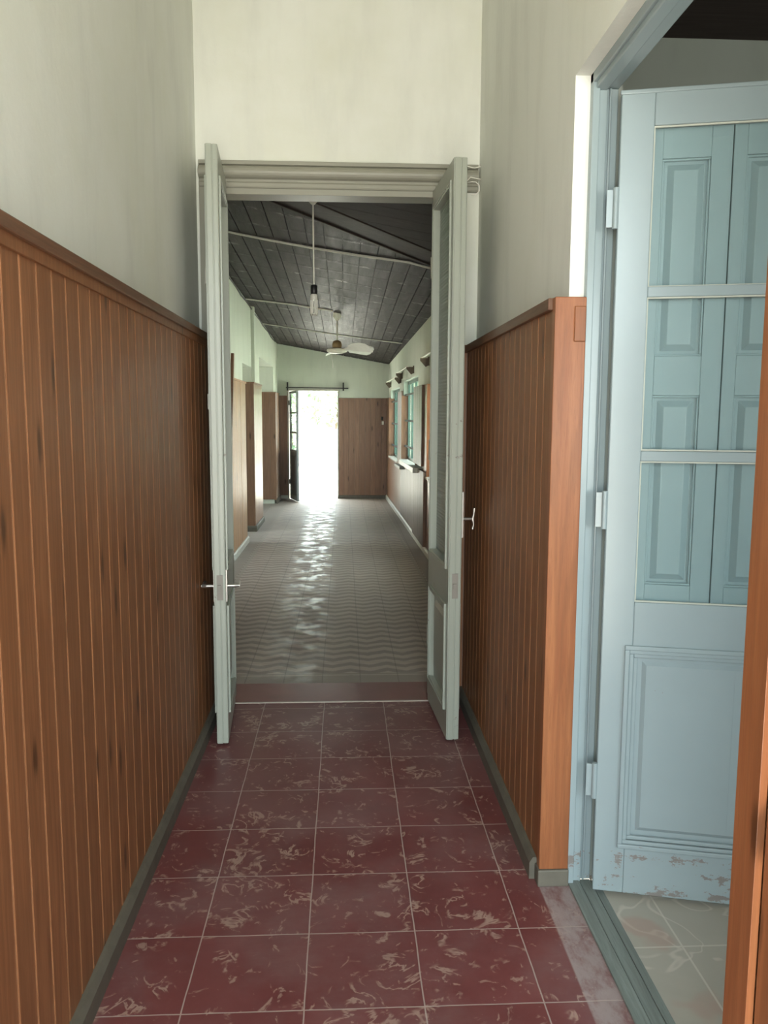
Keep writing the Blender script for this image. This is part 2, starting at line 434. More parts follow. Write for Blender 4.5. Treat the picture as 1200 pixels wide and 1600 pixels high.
# ------------------------------------------------------------------ wall helpers
def wallgrid(name, axis, a0, a1, u0, u1, z0, z1, holes, mat, label, xf=None):
    """wall of thickness a0..a1 along axis 'x' or 'y' (the axis it is thin in) with rectangular holes (u0,u1,z0,z1)"""
    us = sorted({u0, u1}|{h[0] for h in holes}|{h[1] for h in holes})
    zs = sorted({z0, z1}|{h[2] for h in holes}|{h[3] for h in holes})
    us = [u for u in us if u0 <= u <= u1]; zs = [z for z in zs if z0 <= z <= z1]
    def solid(i, j):
        if i < 0 or j < 0 or i >= len(us)-1 or j >= len(zs)-1: return False
        cu = (us[i]+us[i+1])/2; cz = (zs[j]+zs[j+1])/2
        return not any(h[0] < cu < h[1] and h[2] < cz < h[3] for h in holes)
    mb = MB(xf); q = (lambda u, a, z: (a, u, z)) if axis == 'x' else (lambda u, a, z: (u, a, z))
    for i in range(len(us)-1):
        for j in range(len(zs)-1):
            if not solid(i, j): continue
            A, B, C_, D = us[i], us[i+1], zs[j], zs[j+1]
            for a in (a0, a1): mb.add([q(A,a,C_), q(B,a,C_), q(B,a,D), q(A,a,D)], [(0,1,2,3)])
            if not solid(i-1, j): mb.add([q(A,a0,C_), q(A,a1,C_), q(A,a1,D), q(A,a0,D)], [(0,1,2,3)])
            if not solid(i+1, j): mb.add([q(B,a0,C_), q(B,a1,C_), q(B,a1,D), q(B,a0,D)], [(0,1,2,3)])
            if not solid(i, j-1): mb.add([q(A,a0,C_), q(B,a0,C_), q(B,a1,C_), q(A,a1,C_)], [(0,1,2,3)])
            if not solid(i, j+1): mb.add([q(A,a0,D), q(B,a0,D), q(B,a1,D), q(A,a1,D)], [(0,1,2,3)])
    import bmesh
    o = mb.build(name, mat)
    bm = bmesh.new(); bm.from_mesh(o.data); bmesh.ops.remove_doubles(bm, verts=bm.verts, dist=1e-5)
    bmesh.ops.recalc_face_normals(bm, faces=bm.faces); bm.to_mesh(o.data); bm.free()
    return st(o, label, 'wall')

def boards(mb, p0, p1, z0, z1, n, pitch=.087, thick=.016, gap=.0065, depth=.0022, ch=.0012, fit=True, jitter=0):
    """tongue-and-groove boards between two ground points, front face on the line, n = outward normal"""
    p0 = Vector(p0); p1 = Vector(p1); L = (p1-p0).length; u = (p1-p0)/L; n = Vector(n).normalized()
    k = max(1, round(L/pitch)); w = L/k
    def P(a, b, z): q = p0+u*a+n*b; return (q.x, q.y, z)
    for i in range(k):
        a0 = i*w+gap/2; a1 = (i+1)*w-gap/2; o = random.uniform(-jitter, jitter)
        poly = [(a0, -thick), (a0, -ch+o), (a0+ch, o), (a1-ch, o), (a1, -ch+o), (a1, -thick)]
        mb.m = 0
        mb.prism(poly, lambda a, b, t: P(a, b, t), z0, z1)
    mb.m = 1
    mb.hexa([P(0, -thick, z0), P(L, -thick, z0), P(L, -depth, z0), P(0, -depth, z0), P(0, -thick, z1-.001), P(L, -thick, z1-.001), P(L, -depth, z1-.001), P(0, -depth, z1-.001)])
    mb.m = 0

# ------------------------------------------------------------------ vestibule: walls, floor, ceiling
YW = 3.985     # face of the wall with the double door
YC = 4.249     # its far face
LW, RW = -.625, .603          # panelling faces
LP, RP = -.690, .648          # plaster faces
st(MB().box(-.9, .700, -.72, YW+.02, -.06, 0).build('floor', M['redtile']), 'red marbled tile floor of the near vestibule with pale joints', 'floor')
wallgrid('wall_left', 'x', LP-.2, LP, -.72, YW+.02, 0, 3.95, [], M['cream'], 'cream plaster wall left of the vestibule above the brown panelling')
wallgrid('wall_right', 'x', RP, .70, -.72, YW+.02, 0, 3.95, [(1.13, 2.348, -1, 2.392)], M['cream'], 'cream plaster wall right of the vestibule with the side doorway in it')
wallgrid('wall_far', 'y', YW, YC, -1.6, 1.3, 0, 3.95, [(-.60, .47, -1, 2.60)], M['cream'], 'cream plaster wall above and around the double doors')
wallgrid('wall_back', 'y', -.82, -.72, -.9, .9, 0, 3.95, [(-.58, .58, -1, 2.9)], M['cream'], 'plaster wall with the entrance opening behind the viewer')
st(MB().box(-.9, .9, -.82, YC, 3.95, 4.05).build('ceiling', M['white_ceiling']), 'pale high ceiling of the vestibule', 'ceiling')

# panelling, left
mb = MB()
boards(mb, (LW, -.72), (LW, YW), .07, 1.755, (1, 0))
mb.box(LP, LW-.015, -.72, YW, .06, 1.755)
mb.box(LP, LW+.006, -.72, YW, 1.755, 1.797)
o = mb.build('trim_1', [M['wood'], M['groove']]); st(o, 'tall brown board panelling along the left wall of the vestibule', 'panelling')
c1 = MB().box(LP, LW+.016, -.72, YW, 1.782, 1.812).build('trim_2', M['cap'], bevel=.003)
st(c1, 'brown cap rail topping the left panelling', 'trim')
# right: two runs either side of the doorway, with reveal boards
mb = MB()
boards(mb, (RW, YW), (RW, 2.348), .07, 1.752, (-1, 0))
mb.box(RW+.015, RP, 2.36, YW, .06, 1.752)
o = mb.build('trim_3', [M['wood'], M['groove']]); st(o, 'brown board panelling on the right wall between the doors', 'panelling')
mb = MB().box(RW-.002, .692, 2.318, 2.350, .055, 1.786)
mb.box(.657, .69, 2.311, 2.318, 1.66, 1.76)
o = mb.build('trim_4', M['wood_bright'], bevel=.003); st(o, 'bright orange pine corner board beside the blue door frame', 'trim')
st(MB().box(RW-.014, RP, 2.351, YW, 1.752, 1.786).build('trim_5', M['cap'], bevel=.003), 'brown cap rail topping the right panelling', 'trim')
st(MB().box(RW-.006, .694, 2.312, 2.36, 0, .055).build('trim_6', M['base'], bevel=.004), 'scuffed grey plinth block under the orange corner board', 'trim')
# near run on the right (only its first board shows)
mb = MB()
mb.box(RW-.004, .69, 1.098, 1.13, .0, 1.79)
mb.box(RW-.014, RW-.002, 1.062, 1.128, .0, 1.79)
boards(mb, (RW-.004, 1.06), (RW-.004, -.72), .07, 1.75, (-1, 0))
mb.box(RW+.012, RP, -.72, 1.10, .06, 1.79)
o = mb.build('trim_7', [M['wood_bright'], M['groove']], bevel=.0025); st(o, 'orange pine corner panelling at the near side of the side doorway', 'panelling')
# return of dark panelling on the far wall, right of the doors
mb = MB(); boards(mb, (.50, YW-.014), (RW, YW-.014), .07, 1.79, (0, -1), pitch=.05)
o = mb.build('trim_8', [M['wood'], M['groove_corr']]); st(o, 'narrow dark panelling return on the far wall right of the doors', 'panelling')
mb = MB(); boards(mb, (LW, YW-.014), (-.645+.02, YW-.014), .07, 1.79, (0, -1), pitch=.05) if False else None
# baseboards
def basebd(name, p0, p1, n, h, t, mat, label, z=0):
    p0 = Vector(p0); p1 = Vector(p1); L = (p1-p0).length; u = (p1-p0)/L; n = Vector(n).normalized()
    mb = MB(lambda a, b, zz: (p0.x+u.x*a+n.x*b, p0.y+u.y*a+n.y*b, zz))
    mb.prism([(-.01, 0), (t, 0), (t, h*.75), (t*.5, h), (-.01, h)], lambda b, zz, a: (a, b, z+zz), 0, L)
    return st(mb.build(name, mat), label, 'baseboard')
basebd('baseboard_left', (LW, -.72), (LW, YW), (1, 0), .072, .022, M['base'], 'dirty grey baseboard under the left panelling')
basebd('baseboard_right', (RW, 2.36), (RW, YW), (-1, 0), .072, .022, M['base'], 'dirty grey baseboard under the right panelling')

# ------------------------------------------------------------------ double door frame
mb = MB()
def prof_head(z0, z1, y):
    mb.box(-.675, .70, y, YC-.02, z0, z1)
prof = [(4.06, 2.505), (3.966, 2.505), (3.962, 2.512), (3.962, 2.528), (3.968, 2.533), (3.968, 2.545)]
prof += [(3.968-.030*math.sin(a_*PI/10), 2.545+.030*(1-math.cos(a_*PI/10))) for a_ in range(1, 10)] + [(3.968, 2.605), (3.955, 2.609), (3.955, 2.626), (4.06, 2.626)]
mb.prism(prof, lambda y, z, x: (x, y, z), -.675, .640)
mb.box(-.60, .47, 3.972, 4.09, 2.478, 2.507)
mb.box(-.675, -.575, 3.962, 4.06, 0, 2.505)
mb.box(-.575, -.560, 3.985, 4.09, 0, 2.478)
mb.box(.455, .530, 3.962, 4.06, 0, 2.505)
mb.box(.435, .455, 3.985, 4.09, 0, 2.478)
o = mb.build('trim_9', M['frame'], bevel=.004); st(o, 'beige green moulded frame of the double doors', 'door frame')
st(MB().box(-.60, .47, YW-.015, YC+.004, -.06, .002).build('trim_10', plain('plain_red_threshold', (.20, .07, .065), .4, var=.3, nscale=7)), 'plain dark red threshold strip under the double doors', 'threshold')
st(MB().box(-.60, .47, 3.955, 3.967, -.02, .004).build('trim_11', plain('pale_joint', (.5, .44, .38), .6, var=.3)), 'thin pale joint line in front of the red threshold', 'trim')

# ------------------------------------------------------------------ door leaves
def moulding(mb, x0, x1, z0, z1, y, s, wd=.016, hgt=.010):
    """two-step bead round an opening on the face at y, s = -1 front or +1 back"""
    a, b = sorted((y, y+s*hgt)); mb.frame(x0, x1, z0, z1, wd*.5, a, b)
    a, b = sorted((y, y+s*hgt*.45)); mb.frame(x0+wd*.5, x1-wd*.5, z0+wd*.5, z1-wd*.5, wd*.5, a-.002, b+.002)

def french_leaf(name, loc, rz, w, h, y0, y1, gz, pz, stile, label, lever=None, latch=False):
    t = empty(name, loc, rz); tag(t, label, 'door')
    t['kind'] = 'structure'
    mb = MB()
    zb = .012
    mb.box(0, stile, y0, y1, zb, h); mb.box(w-stile, w, y0, y1, zb, h)
    mb.box(stile, w-stile, y0, y1, h-(h-gz[1]), h)
    mb.box(stile, w-stile, y0, y1, pz[1], gz[0]); mb.box(stile, w-stile, y0, y1, zb, pz[0])
    # rebate lips on the meeting edge
    mb.box(w, w+.006, y0+.004, y0+(y1-y0)*.52, zb, h)
    mb.box(w, w+.003, y0+(y1-y0)*.60, y1-.003, zb, h)
    for y, s in ((y0, -1), (y1, 1)):
        moulding(mb, stile-.022, w-stile+.022, gz[0]-.022, gz[1]+.022, y, s, .022, .009)
        moulding(mb, stile-.020, w-stile+.020, pz[0]-.020, pz[1]+.020, y, s, .024, .010)
    fr = mb.build('leaf_frame', M['leaf'], t, bevel=.002)
    ym = (y0+y1)/2
    MB().box(stile-.005, w-stile+.005, ym-.002, ym+.002, gz[0]-.005, gz[1]+.005).build('glass_pane', M['ribbed'], t)
    p = MB(); p.box(stile, w-stile, ym-.008, ym+.008, pz[0], pz[1])
    p.raised(stile+.045, w-stile-.045, pz[0]+.045, pz[1]-.045, ym-.008, -.012, .02)
    p.raised(stile+.045, w-stile-.045, pz[0]+.045, pz[1]-.045, ym+.008, .012, .02)
    p.build('lower_panel', M['leaf'], t)
    lp = MB().box(w+.004, w+.0075, ym-.012, ym+.014, .655, .765)
    lp.box(w+.006, w+.016, ym-.008, ym+.006, .70, .722)
    lk = lp.build('lock_plate', M['worn_steel'], t); lk['label'] = 'worn steel lock faceplate'
    if lever:
        for y, s in ((y0, -1), (y1, 1)):
            m2 = MB().box(w-.062, w-.030, *sorted((y, y+s*.004)), .64, .78)
            m2.tube([(w-.046, y, .708), (w-.046, y+s*.038, .708)], .008, 10)
            m2.tube([(w-.046, y+s*.034, .708), (w-.050, y+s*.055, .708)], [.010, .008], 10)
            m2.tube([(w-.048, y+s*.050, .708), (w-.12, y+s*.052, .706), (w-.155, y+s*.050, .703)], [.0085, .007, .0065], 10)
            m2.build('lever_handle', M['steel'], t)
        for zz in (1.47, 1.99): MB().box(w-.10, w-.055, y0-.014, y0, zz, zz+.065).build('bolt_keeper', M['frame'], t)
    if latch:
        m2 = MB().box(w-.055, w-.015, y1, y1+.010, .92, 1.12)
        m2.tube([(w-.035, y1, 1.0), (w-.035, y1+.058, 1.0)], [.009, .006], 10)
        m2.tube([(w-.035, y1+.055, .955), (w-.035, y1+.060, .975), (w-.035, y1+.055, 1.0), (w-.035, y1+.060, 1.02), (w-.035, y1+.062, 1.048)], [.006, .004, .008, .005, .007], 10)
        m2.build('latch_handle', M['steel'], t)['label'] = 'small bright T shaped latch handle'
    for zz in (.35, 1.28, 2.15):
        MB().tube([(-.004, y0 if abs(y0) < abs(y1) else y1, zz-.05), (-.004, y0 if abs(y0) < abs(y1) else y1, zz+.05)], .007, 8).build('hinge', M['frame'], t)
    return t
french_leaf('door_1', (-.548, 3.958, 0), math.atan2(-.525, .040), .524, 2.532, -.050, 0, (.80, 2.40), (.155, .60), .062,
            'sage painted glazed door leaf standing open on the left, seen edge on with lever handles', lever=True)
french_leaf('door_2', (.424, 3.958, 0), math.atan2(-.525, .030), .524, 2.500, 0, .056, (.80, 2.40), (.155, .60), .062,
            'sage painted door leaf on the right with tall ribbed glass and a raised lower panel', latch=True)

# far-wall wire
pts = [(.560+.012*i, 3.945, 2.612+.004*math.sin(i)) for i in range(8)]
pts += [(.655+.022*math.cos(a), 3.945, 2.585+.03*math.sin(a)) for a in (1.0, .3, -.5, -1.3, -2.0)]
pts += [(.600, 3.94, 2.565), (.575, 3.94, 2.540)]
pts += [(.615+.030*math.cos(a), 3.94, 2.515+.030*math.sin(a)) for a in (1.9, 1.2, .4, -.4, -1.2, -1.9)]
tag(MB().tube(pts, .0024, 6).build('loose_wire', M['cable']), 'loose curled pale wire on the wall beside the top of the right leaf', 'wire')

# ------------------------------------------------------------------ side doorway: frame, leaf, room
mb = MB()
mb.box(.691, .712, 2.322, 2.36, 0, 2.40); mb.box(.706, .738, 2.336, 2.40, 0, 2.40); mb.box(.738, .772, 2.350, 2.42, 0, 2.36)
mb.box(.745, .752, 2.343, 2.352, 0, 2.36)
mb.box(.691, .712, 1.14, 2.36, 2.366, 2.40)
mb.box(.700, .735, 1.14, 2.40, 2.350, 2.40)
mb.box(.735, .775, 1.14, 2.42, 2.362, 2.43)
mb.box(.700, .772, 1.10, 1.135, 0, 2.40)
o = mb.build('trim_12', M['blue'], bevel=.003); st(o, 'light blue stepped door frame of the side doorway', 'door frame')
mb = MB()
mb.box(.696, .733, 1.13, 2.348, -.02, .006); mb.box(.735, .770, 1.13, 2.348, -.02, .003); mb.box(.772, .795, 1.13, 2.348, -.02, .001)
o = mb.build('trim_13', M['sill'], bevel=.002); st(o, 'worn grey blue wooden sill on the floor of the side doorway', 'threshold')
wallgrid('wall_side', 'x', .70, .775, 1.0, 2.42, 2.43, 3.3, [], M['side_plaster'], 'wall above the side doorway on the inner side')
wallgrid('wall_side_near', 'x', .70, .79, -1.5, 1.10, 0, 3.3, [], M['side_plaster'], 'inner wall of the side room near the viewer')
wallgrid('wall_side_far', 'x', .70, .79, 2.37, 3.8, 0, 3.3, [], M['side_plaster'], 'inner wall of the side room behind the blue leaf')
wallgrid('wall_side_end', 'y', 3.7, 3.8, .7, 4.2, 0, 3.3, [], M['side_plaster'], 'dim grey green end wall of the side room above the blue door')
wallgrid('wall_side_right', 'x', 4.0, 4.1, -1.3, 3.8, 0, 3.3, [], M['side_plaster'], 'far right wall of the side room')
wallgrid('wall_side_back', 'y', -1.3, -1.2, .7, 4.2, 0, 3.3, [(1.6, 3.0, .9, 2.3)], M['side_plaster'], 'wall of the side room with an added unseen opening to light the blue leaf')
st(MB().box(.7, 4.2, -1.3, 3.8, 3.1, 3.2).build('ceiling', M['ceiling_dark']), 'dark ceiling of the side room', 'ceiling')
st(MB().box(.772, 4.2, -1.3, 3.8, -.06, -.001).build('floor', M['sidefloor']), 'pale veined tile floor of the side room', 'floor')

t = empty('door_3', (.757, 2.275, 0), math.atan2(-.099, .402)); tag(t, 'light blue glazed door leaf open into the side room with closed shutters behind its panes', 'door'); t['kind'] = 'structure'
w, h, y0, y1 = .60, 2.327, 0, .042
GB = [(.913, 1.322), (1.352, 1.778), (1.805, 2.232)]
s0, s1 = .088, .510
mb = MB()
mb.box(0, s0, y0, y1, .012, h); mb.box(s1, w, y0, y1, .012, h)
mb.box(s0, s1, y0, y1, 2.232, h); mb.box(s0, s1, y0, y1, .765, .913); mb.box(s0, s1, y0, y1, .012, .180)
for z in (1.322, 1.778): mb.box(s0, s1, y0+.004, y1, z, z+.029)
mb.box(-.004, w, y0-.004, y0+.01, h-.012, h)
fr = mb.build('leaf_frame', M['blue'], t, bevel=.003)
mb = MB()
mb.frame(s0-.022, s1+.022, .158, .785, .014, -.010, 0); mb.frame(s0-.008, s1+.008, .172, .771, .012, -.005, .004); mb.frame(s0+.004, s1-.004, .184, .759, .012, .002, .014)
mb.build('panel_moulding', M['blue'], t, bevel=.003)
p = MB().box(s0, s1, .016, .030, .180, .765); p.raised(s0+.03, s1-.03, .21, .735, .016, -.008, .012)
p.box(s1-.135, s1-.1335, .0075, .009, .225, .72)
p.build('lower_panel', M['blue'], t)
for a, b in GB:
    gp = MB().box(s0, s1, .014, .017, a, b).build('glass_pane', M['glass'], t)
    MB().frame(s0, s1, a, b, .004, .008, .014).build('putty_line', M['putty'], gp)['label'] = 'yellowed putty line'
for k, (a, b) in enumerate(((s0-.02, .2975), (.3005, s1+.02))):
    sh = MB().box(a, b, .030, .046, .885, 2.26)
    for u0, u1 in ((.117, .243),) if k == 0 else ((.335, .463),):
        pass
    sh = MB()
    u0, u1 = ((.117, .243), (.335, .463))[k]
    sh.box(a, u0, .030, .050, .88, 2.26); sh.box(u1, b, .030, .050, .88, 2.26)
    for za, zb_ in ((.88, .962), (1.508, 1.618), (2.152, 2.26)): sh.box(u0, u1, .030, .050, za, zb_)
    for za, zb_ in ((.962, 1.508), (1.618, 2.152)):
        sh.box(u0, u1, .044, .050, za, zb_); sh.raised(u0+.014, u1-.014, za+.014, zb_-.014, .044, -.012, .018)
        sh.frame(u0, u1, za, zb_, .006, .034, .044)
    sh.build('shutter', M['blue_shutter'], t, bevel=.0015)['label'] = 'blue panelled inner shutter behind the glass'
for zz in (.36, 1.18, 2.02):
    hb = MB().tube([(-.006, .004, zz-.055), (-.006, .004, zz+.055)], .008, 10)
    hb.box(-.030, 0, .006, .010, zz-.05, zz+.05)
    hb.build('hinge', M['blue'], t)

# ------------------------------------------------------------------ hallway shell
def RX(y, n=0): return .940-.0200*(y-4.25)+n           # face of the right-hand panelling
def rxf(n, y, z): return (RX(y)+n, y, z)
XL = -1.10
YE = 13.99
st(MB().box(-1.75, 1.5, YC, 14.2, -.06, 0).build('floor', M['corrfloor']), 'grey brown patterned tile floor of the long hallway', 'floor')
LH = [(9.20, 10.06, -1, 2.02), (11.02, 13.22, -1, 2.21)]
wallgrid('wall_hall_left', 'x', XL-.55, XL-.03, YC, 14.2, 0, 3.1, LH, M['green_plaster'], 'pale green left hallway wall with two deep openings')
RH = [(6.6, 8.36, .80, 1.964), (9.45, 11.25, .83, 1.915), (11.85, 13.50, .76, 1.86)]
wallgrid('wall_hall_right', 'x', .03, .36, YC, 14.2, 0, 3.1, RH, M['green_plaster'], 'right hallway wall with three windows', xf=rxf)
wallgrid('wall_hall_end', 'y', YE+.02, YE+.22, -1.7, 1.4, 0, 3.1, [(-.945, -.10, -1, 1.852)], M['green_plaster'], 'pale green end wall of the hallway around the garden door')
st(MB().box(-4.4, 1.4, 4.0, 14.25, 3.1, 3.2).build('ceiling', M['roof']), 'unseen roof slab added above the hallway against light leaks', 'roof')  # out of view, added to keep light from leaking over the wall tops

def cz(x, y): return 2.81-.175*(x+1.1)-.029*(y-8.1)
# boarded sloping ceiling
mb = MB(); k = 17; xa, xb = -1.16, 1.02
for i in range(k):
    a = xa+(xb-xa)*i/k+.0035; b = xa+(xb-xa)*(i+1)/k-.0035
    for y0_, y1_ in ((4.9, 14.0),):
        mb.hexa([(a, y0_, cz(a, y0_)), (b, y0_, cz(b, y0_)), (b, y1_, cz(b, y1_)), (a, y1_, cz(a, y1_)),
                 (a, y0_, cz(a, y0_)+.02), (b, y0_, cz(b, y0_)+.02), (b, y1_, cz(b, y1_)+.02), (a, y1_, cz(a, y1_)+.02)])
mb.hexa([(xa, 4.2, cz(xa, 4.2)+.012), (xb, 4.2, cz(xb, 4.2)+.012), (xb, 14, cz(xb, 14)+.012), (xa, 14, cz(xa, 14)+.012),
         (xa, 4.2, cz(xa, 4.2)+.03), (xb, 4.2, cz(xb, 4.2)+.03), (xb, 14, cz(xb, 14)+.03), (xa, 14, cz(xa, 14)+.03)])
st(mb.build('ceiling', M['ceiling']), 'sloping dark boarded ceiling of the hallway with pale streaks', 'ceiling')
# near ceiling field in front of the slanting valley beam
def vy(x): return 5.02+.80*(x+.20)                     # centre line of the beam
mb = MB(); n_ = 9
for i in range(n_):
    y_a = YC+i*.19
    if i < 14:
        def lim(y): return max(-1.14, (y-4.97)/.80-.20)
        ya, yb = y_a+.002, y_a+.188
        xa_, xb_ = lim(ya), lim(yb)
        if xa_ > .9: break
        mb.hexa([(xa_, ya, cz(xa_, ya)-.030), (1.02, ya, cz(1.02, ya)-.030), (1.02, yb, cz(1.02, yb)-.030), (xb_, yb, cz(xb_, yb)-.030),
                 (xa_, ya, cz(xa_, ya)+.004), (1.02, ya, cz(1.02, ya)+.004), (1.02, yb, cz(1.02, yb)+.004), (xb_, yb, cz(xb_, yb)+.004)])
st(mb.build('ceiling', M['ceiling_dark']), 'darker cross boards of the hallway ceiling just beyond the doors', 'ceiling')
mb = MB()
def seg(off0, off1, dz0, dz1):
    P = [(-1.1, off0), (1.0, off0), (1.0, off1), (-1.1, off1)]
    lo = [(x, vy(x)+o_, cz(x, vy(x)+o_)+dz0) for x, o_ in P]; hi = [(x, vy(x)+o_, cz(x, vy(x)+o_)+dz1) for x, o_ in P]
    mb.hexa(lo+hi)
seg(-.03, .12, -.034, .0); seg(.12, .36, -.020, 0); seg(.36, .40, -.030, 0)
st(mb.build('trim_14', M['beam'], bevel=.004), 'dark slanting timber beam across the hallway ceiling', 'beam')

# hallway panelling
mb = MB(); boards(mb, (XL, 9.20), (XL, YC), .07, 1.79, (1, 0), pitch=.11, jitter=.001); mb.box(XL-.03, XL-.016, YC, 9.2, .05, 1.79)
mb.box(XL-.03, XL+.012, YC, 9.2, 1.79, 1.81)
st(mb.build('trim_15', [M['wood_lit'], M['groove_corr']]), 'board panelling on the near left hallway wall, coloured lighter as lit by the window', 'panelling')
def pier(name, ya, yb, z1, label):
    mb = MB()
    boards(mb, (XL, yb), (XL, ya), .07, z1, (1, 0), pitch=.1)
    mb.box(XL-.55, XL-.003, ya-.0195, ya-.010, .07, z1)
    boards(mb, (XL-.55, ya-.028), (XL+.001, ya-.028), .07, z1, (0, -1), pitch=.1, thick=.008, depth=.003)
    mb.box(XL-.55, XL+.008, ya-.040, yb, z1, z1+.018)
    mb.box(XL-.03, XL-.016, ya-.016, yb, .05, z1)
    st(mb.build(name, [M['wood_corr'], M['groove_corr']]), label, 'panelling')
pier('trim_16', 10.06, 11.02, 1.825, 'brown panelling round the pier between the two left openings')
pier('trim_17', 13.22, 13.97, 1.79, 'brown panelling round the last pier by the garden door')
mb = MB(); boards(mb, (-.10, YE-.004), (RX(YE)-.0, YE-.004), .06, 1.735, (0, -1), pitch=.095)
st(mb.build('trim_18', [M['wood_corr'], M['groove_corr']]), 'wide brown panelling on the end wall right of the garden door', 'panelling')
mb = MB(); boards(mb, (XL, YE-.004), (-.965, YE-.004), .06, 1.77, (0, -1), pitch=.08)
st(mb.build('trim_19', [M['wood_corr'], M['groove_corr']]), 'narrow panelling between the last pier and the garden door', 'panelling')
def rpan(name, ya, yb, z0, z1, mat, label, proud=0, pitch=.1):
    mb = MB(); boards(mb, (RX(ya)-proud, ya), (RX(yb)-proud, yb), z0, z1, (-1, -.02), pitch=pitch, thick=.016+proud)
    st(mb.build(name, [mat, M['groove_corr']]), label, 'panelling')
rpan('trim_20', YC, 6.6, .07, 1.76, M['wood_corr'], 'brown panelling on the right hallway wall before the first window')
rpan('trim_21', 6.6, 8.36, .07, .80, M['wood_corr'], 'brown panelling under the nearest hallway window')
rpan('trim_22', 8.36, 9.45, .07, .86, M['wood_glossy'], 'bulging grey brown panelling below the white ledge', proud=.03)
rpan('trim_23', 8.62, 9.45, .90, 1.77, M['wood_glossy'], 'shiny grey worn panelling between the first two windows', proud=.024, pitch=.2)
rpan('trim_24', 9.45, 11.25, .07, .82, M['wood_glossy'], 'grey brown panelling under the middle hallway window', proud=.008)
rpan('trim_25', 11.25, 11.85, .07, 1.78, M['wood_corr'], 'tan board pier between the middle and far windows', pitch=.15)
rpan('trim_26', 11.85, 13.50, .07, .75, M['wood_corr'], 'brown panelling under the far hallway window')
rpan('trim_27', 13.50, 13.97, .07, 1.735, M['wood_corr'], 'brown panelling between the far window and the end wall')
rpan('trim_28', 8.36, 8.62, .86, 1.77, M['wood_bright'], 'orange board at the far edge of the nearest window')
mb = MB(rxf); mb.box(-.085, .03, 8.90, 10.6, .812, .868)
st(mb.build('trim_29', plain('white_ledge', (.62, .60, .55), .4, var=.2), bevel=.003), 'thick pale ledge projecting under the middle window', 'ledge')
mb = MB(rxf); mb.box(-.08, .03, 10.62, 11.4, .735, .77)
st(mb.build('trim_30', plain('grey_ledge', (.42, .41, .37), .5), bevel=.003), 'short lower grey ledge beyond the pale ledge', 'ledge')
mb = MB(rxf); mb.prism([(0, 0), (-.018, 0), (-.018, .05), (-.008, .068), (0, .068)], lambda a, z, y: (a, y, z), YC, 13.97)
st(mb.build('baseboard_hall_right', M['base_light']), 'light baseboard along the right side of the hallway', 'baseboard')
basebd('baseboard_hall_left', (XL, YC), (XL, 9.2), (1, 0), .07, .02, M['base_light'], 'light baseboard on the near left hallway wall')
basebd('baseboard_hall_pier', (XL, 10.04), (XL, 11.02), (1, 0), .07, .02, M['base'], 'dark baseboard on the pier between the left openings')
basebd('baseboard_hall_pier_front', (XL-.5, 10.02), (XL+.02, 10.02), (0, -1), .07, .02, M['base'], 'dark baseboard on the viewer side of that pier')
basebd('baseboard_hall_last_pier', (XL, 13.2), (XL, 13.96), (1, 0), .07, .02, M['base'], 'dark baseboard on the last pier')
basebd('baseboard_hall_end', (-.10, YE-.006), (.75, YE-.006), (0, -1), .06, .015, M['base'], 'dark baseboard of the end wall')
# pipe chase on the pier
st(MB().box(XL-.03, XL+.012, 10.10, 10.17, 1.843, 2.95).build('trim_31', M['green_plaster'], bevel=.006), 'boxed pale green vertical chase above the middle pier', 'trim')
# room behind the left openings
wallgrid('wall_left_room', 'x', -4.1, -4.0, 8.2, 14.2, 0, 3.1, [(9.0, 10.2, .9, 2.3)], M['green_plaster'], 'far wall of the rooms behind the left openings')
wallgrid('wall_left_room_near', 'y', 8.2, 8.3, -4.1, -1.65, 0, 3.1, [], M['green_plaster'], 'near wall of the rooms behind the left openings')
wallgrid('wall_left_room_end', 'y', 14.1, 14.2, -4.1, -1.65, 0, 3.1, [], M['green_plaster'], 'end wall of the rooms behind the left openings')
st(MB().box(-4.1, -1.75, 8.2, 14.2, -.06, -.001).build('floor', plain('dim_room_floor', (.25, .22, .2), .5)), 'floor of the rooms behind the left openings', 'floor')

# ------------------------------------------------------------------ windows in the right wall
def window(i, ya, yb, z0, z1, label, ztop_wood):
    t = empty('window_%d' % i, (RX((ya+yb)/2)+.25, (ya+yb)/2, z0), 0); tag(t, label, 'window', kind='structure')
    ox, oy, oz = t.location
    X = lambda n, y, z: (RX(y)+n-ox, y-oy, z-oz)
    f = MB(X)
    a, b = .09, .12
    f.box(a, b, ya, ya+.045, z0, z1); f.box(a, b, yb-.045, yb, z0, z1); f.box(a, b, ya, yb, z0, z0+.045); f.box(a, b, ya, yb, z1-.05, z1)
    n = 4; step = (yb-ya)/n
    for k in range(1, n): f.box(a, b, ya+k*step-.02, ya+k*step+.02, z0+.04, z1-.04)
    f.build('window_frame', M['green_metal'], t)
    MB(X).box(.103, .107, ya+.03, yb-.03, z0+.03, z1-.03).build('glass_pane', M['glass'], t)
    for q in (.18, .5, .82):
        zz = z0+(z1-z0)*q
        MB(X).box(.045, .06, ya, yb, zz-.012, zz+.012).build('security_bar', M['dark_metal'], t)
    r = MB(X); r.box(.0, .09, yb-.012, yb-.001, z0+.01, ztop_wood); r.box(.0, .09, ya+.001, ya+.012, z0+.01, ztop_wood)
    r.build('wood_reveal', M['wood_bright'] if i == 1 else M['wood_corr'], t)  # nearest jamb gets the orange wood to colour in its sunlit glow
    r = MB(X); r.box(.032, .09, yb-.008, yb-.001, ztop_wood, z1-.001); r.box(.032, .09, ya+.001, ya+.008, ztop_wood, z1-.001); r.box(.032, .09, ya, yb, z1-.008, z1-.001)
    r.build('painted_reveal', M['green_reveal'], t)
    s = MB(X); s.box(-.012, .24, ya, yb, z0-.012, z0+.012)
    s.build('window_sill', M['base_light'], t)
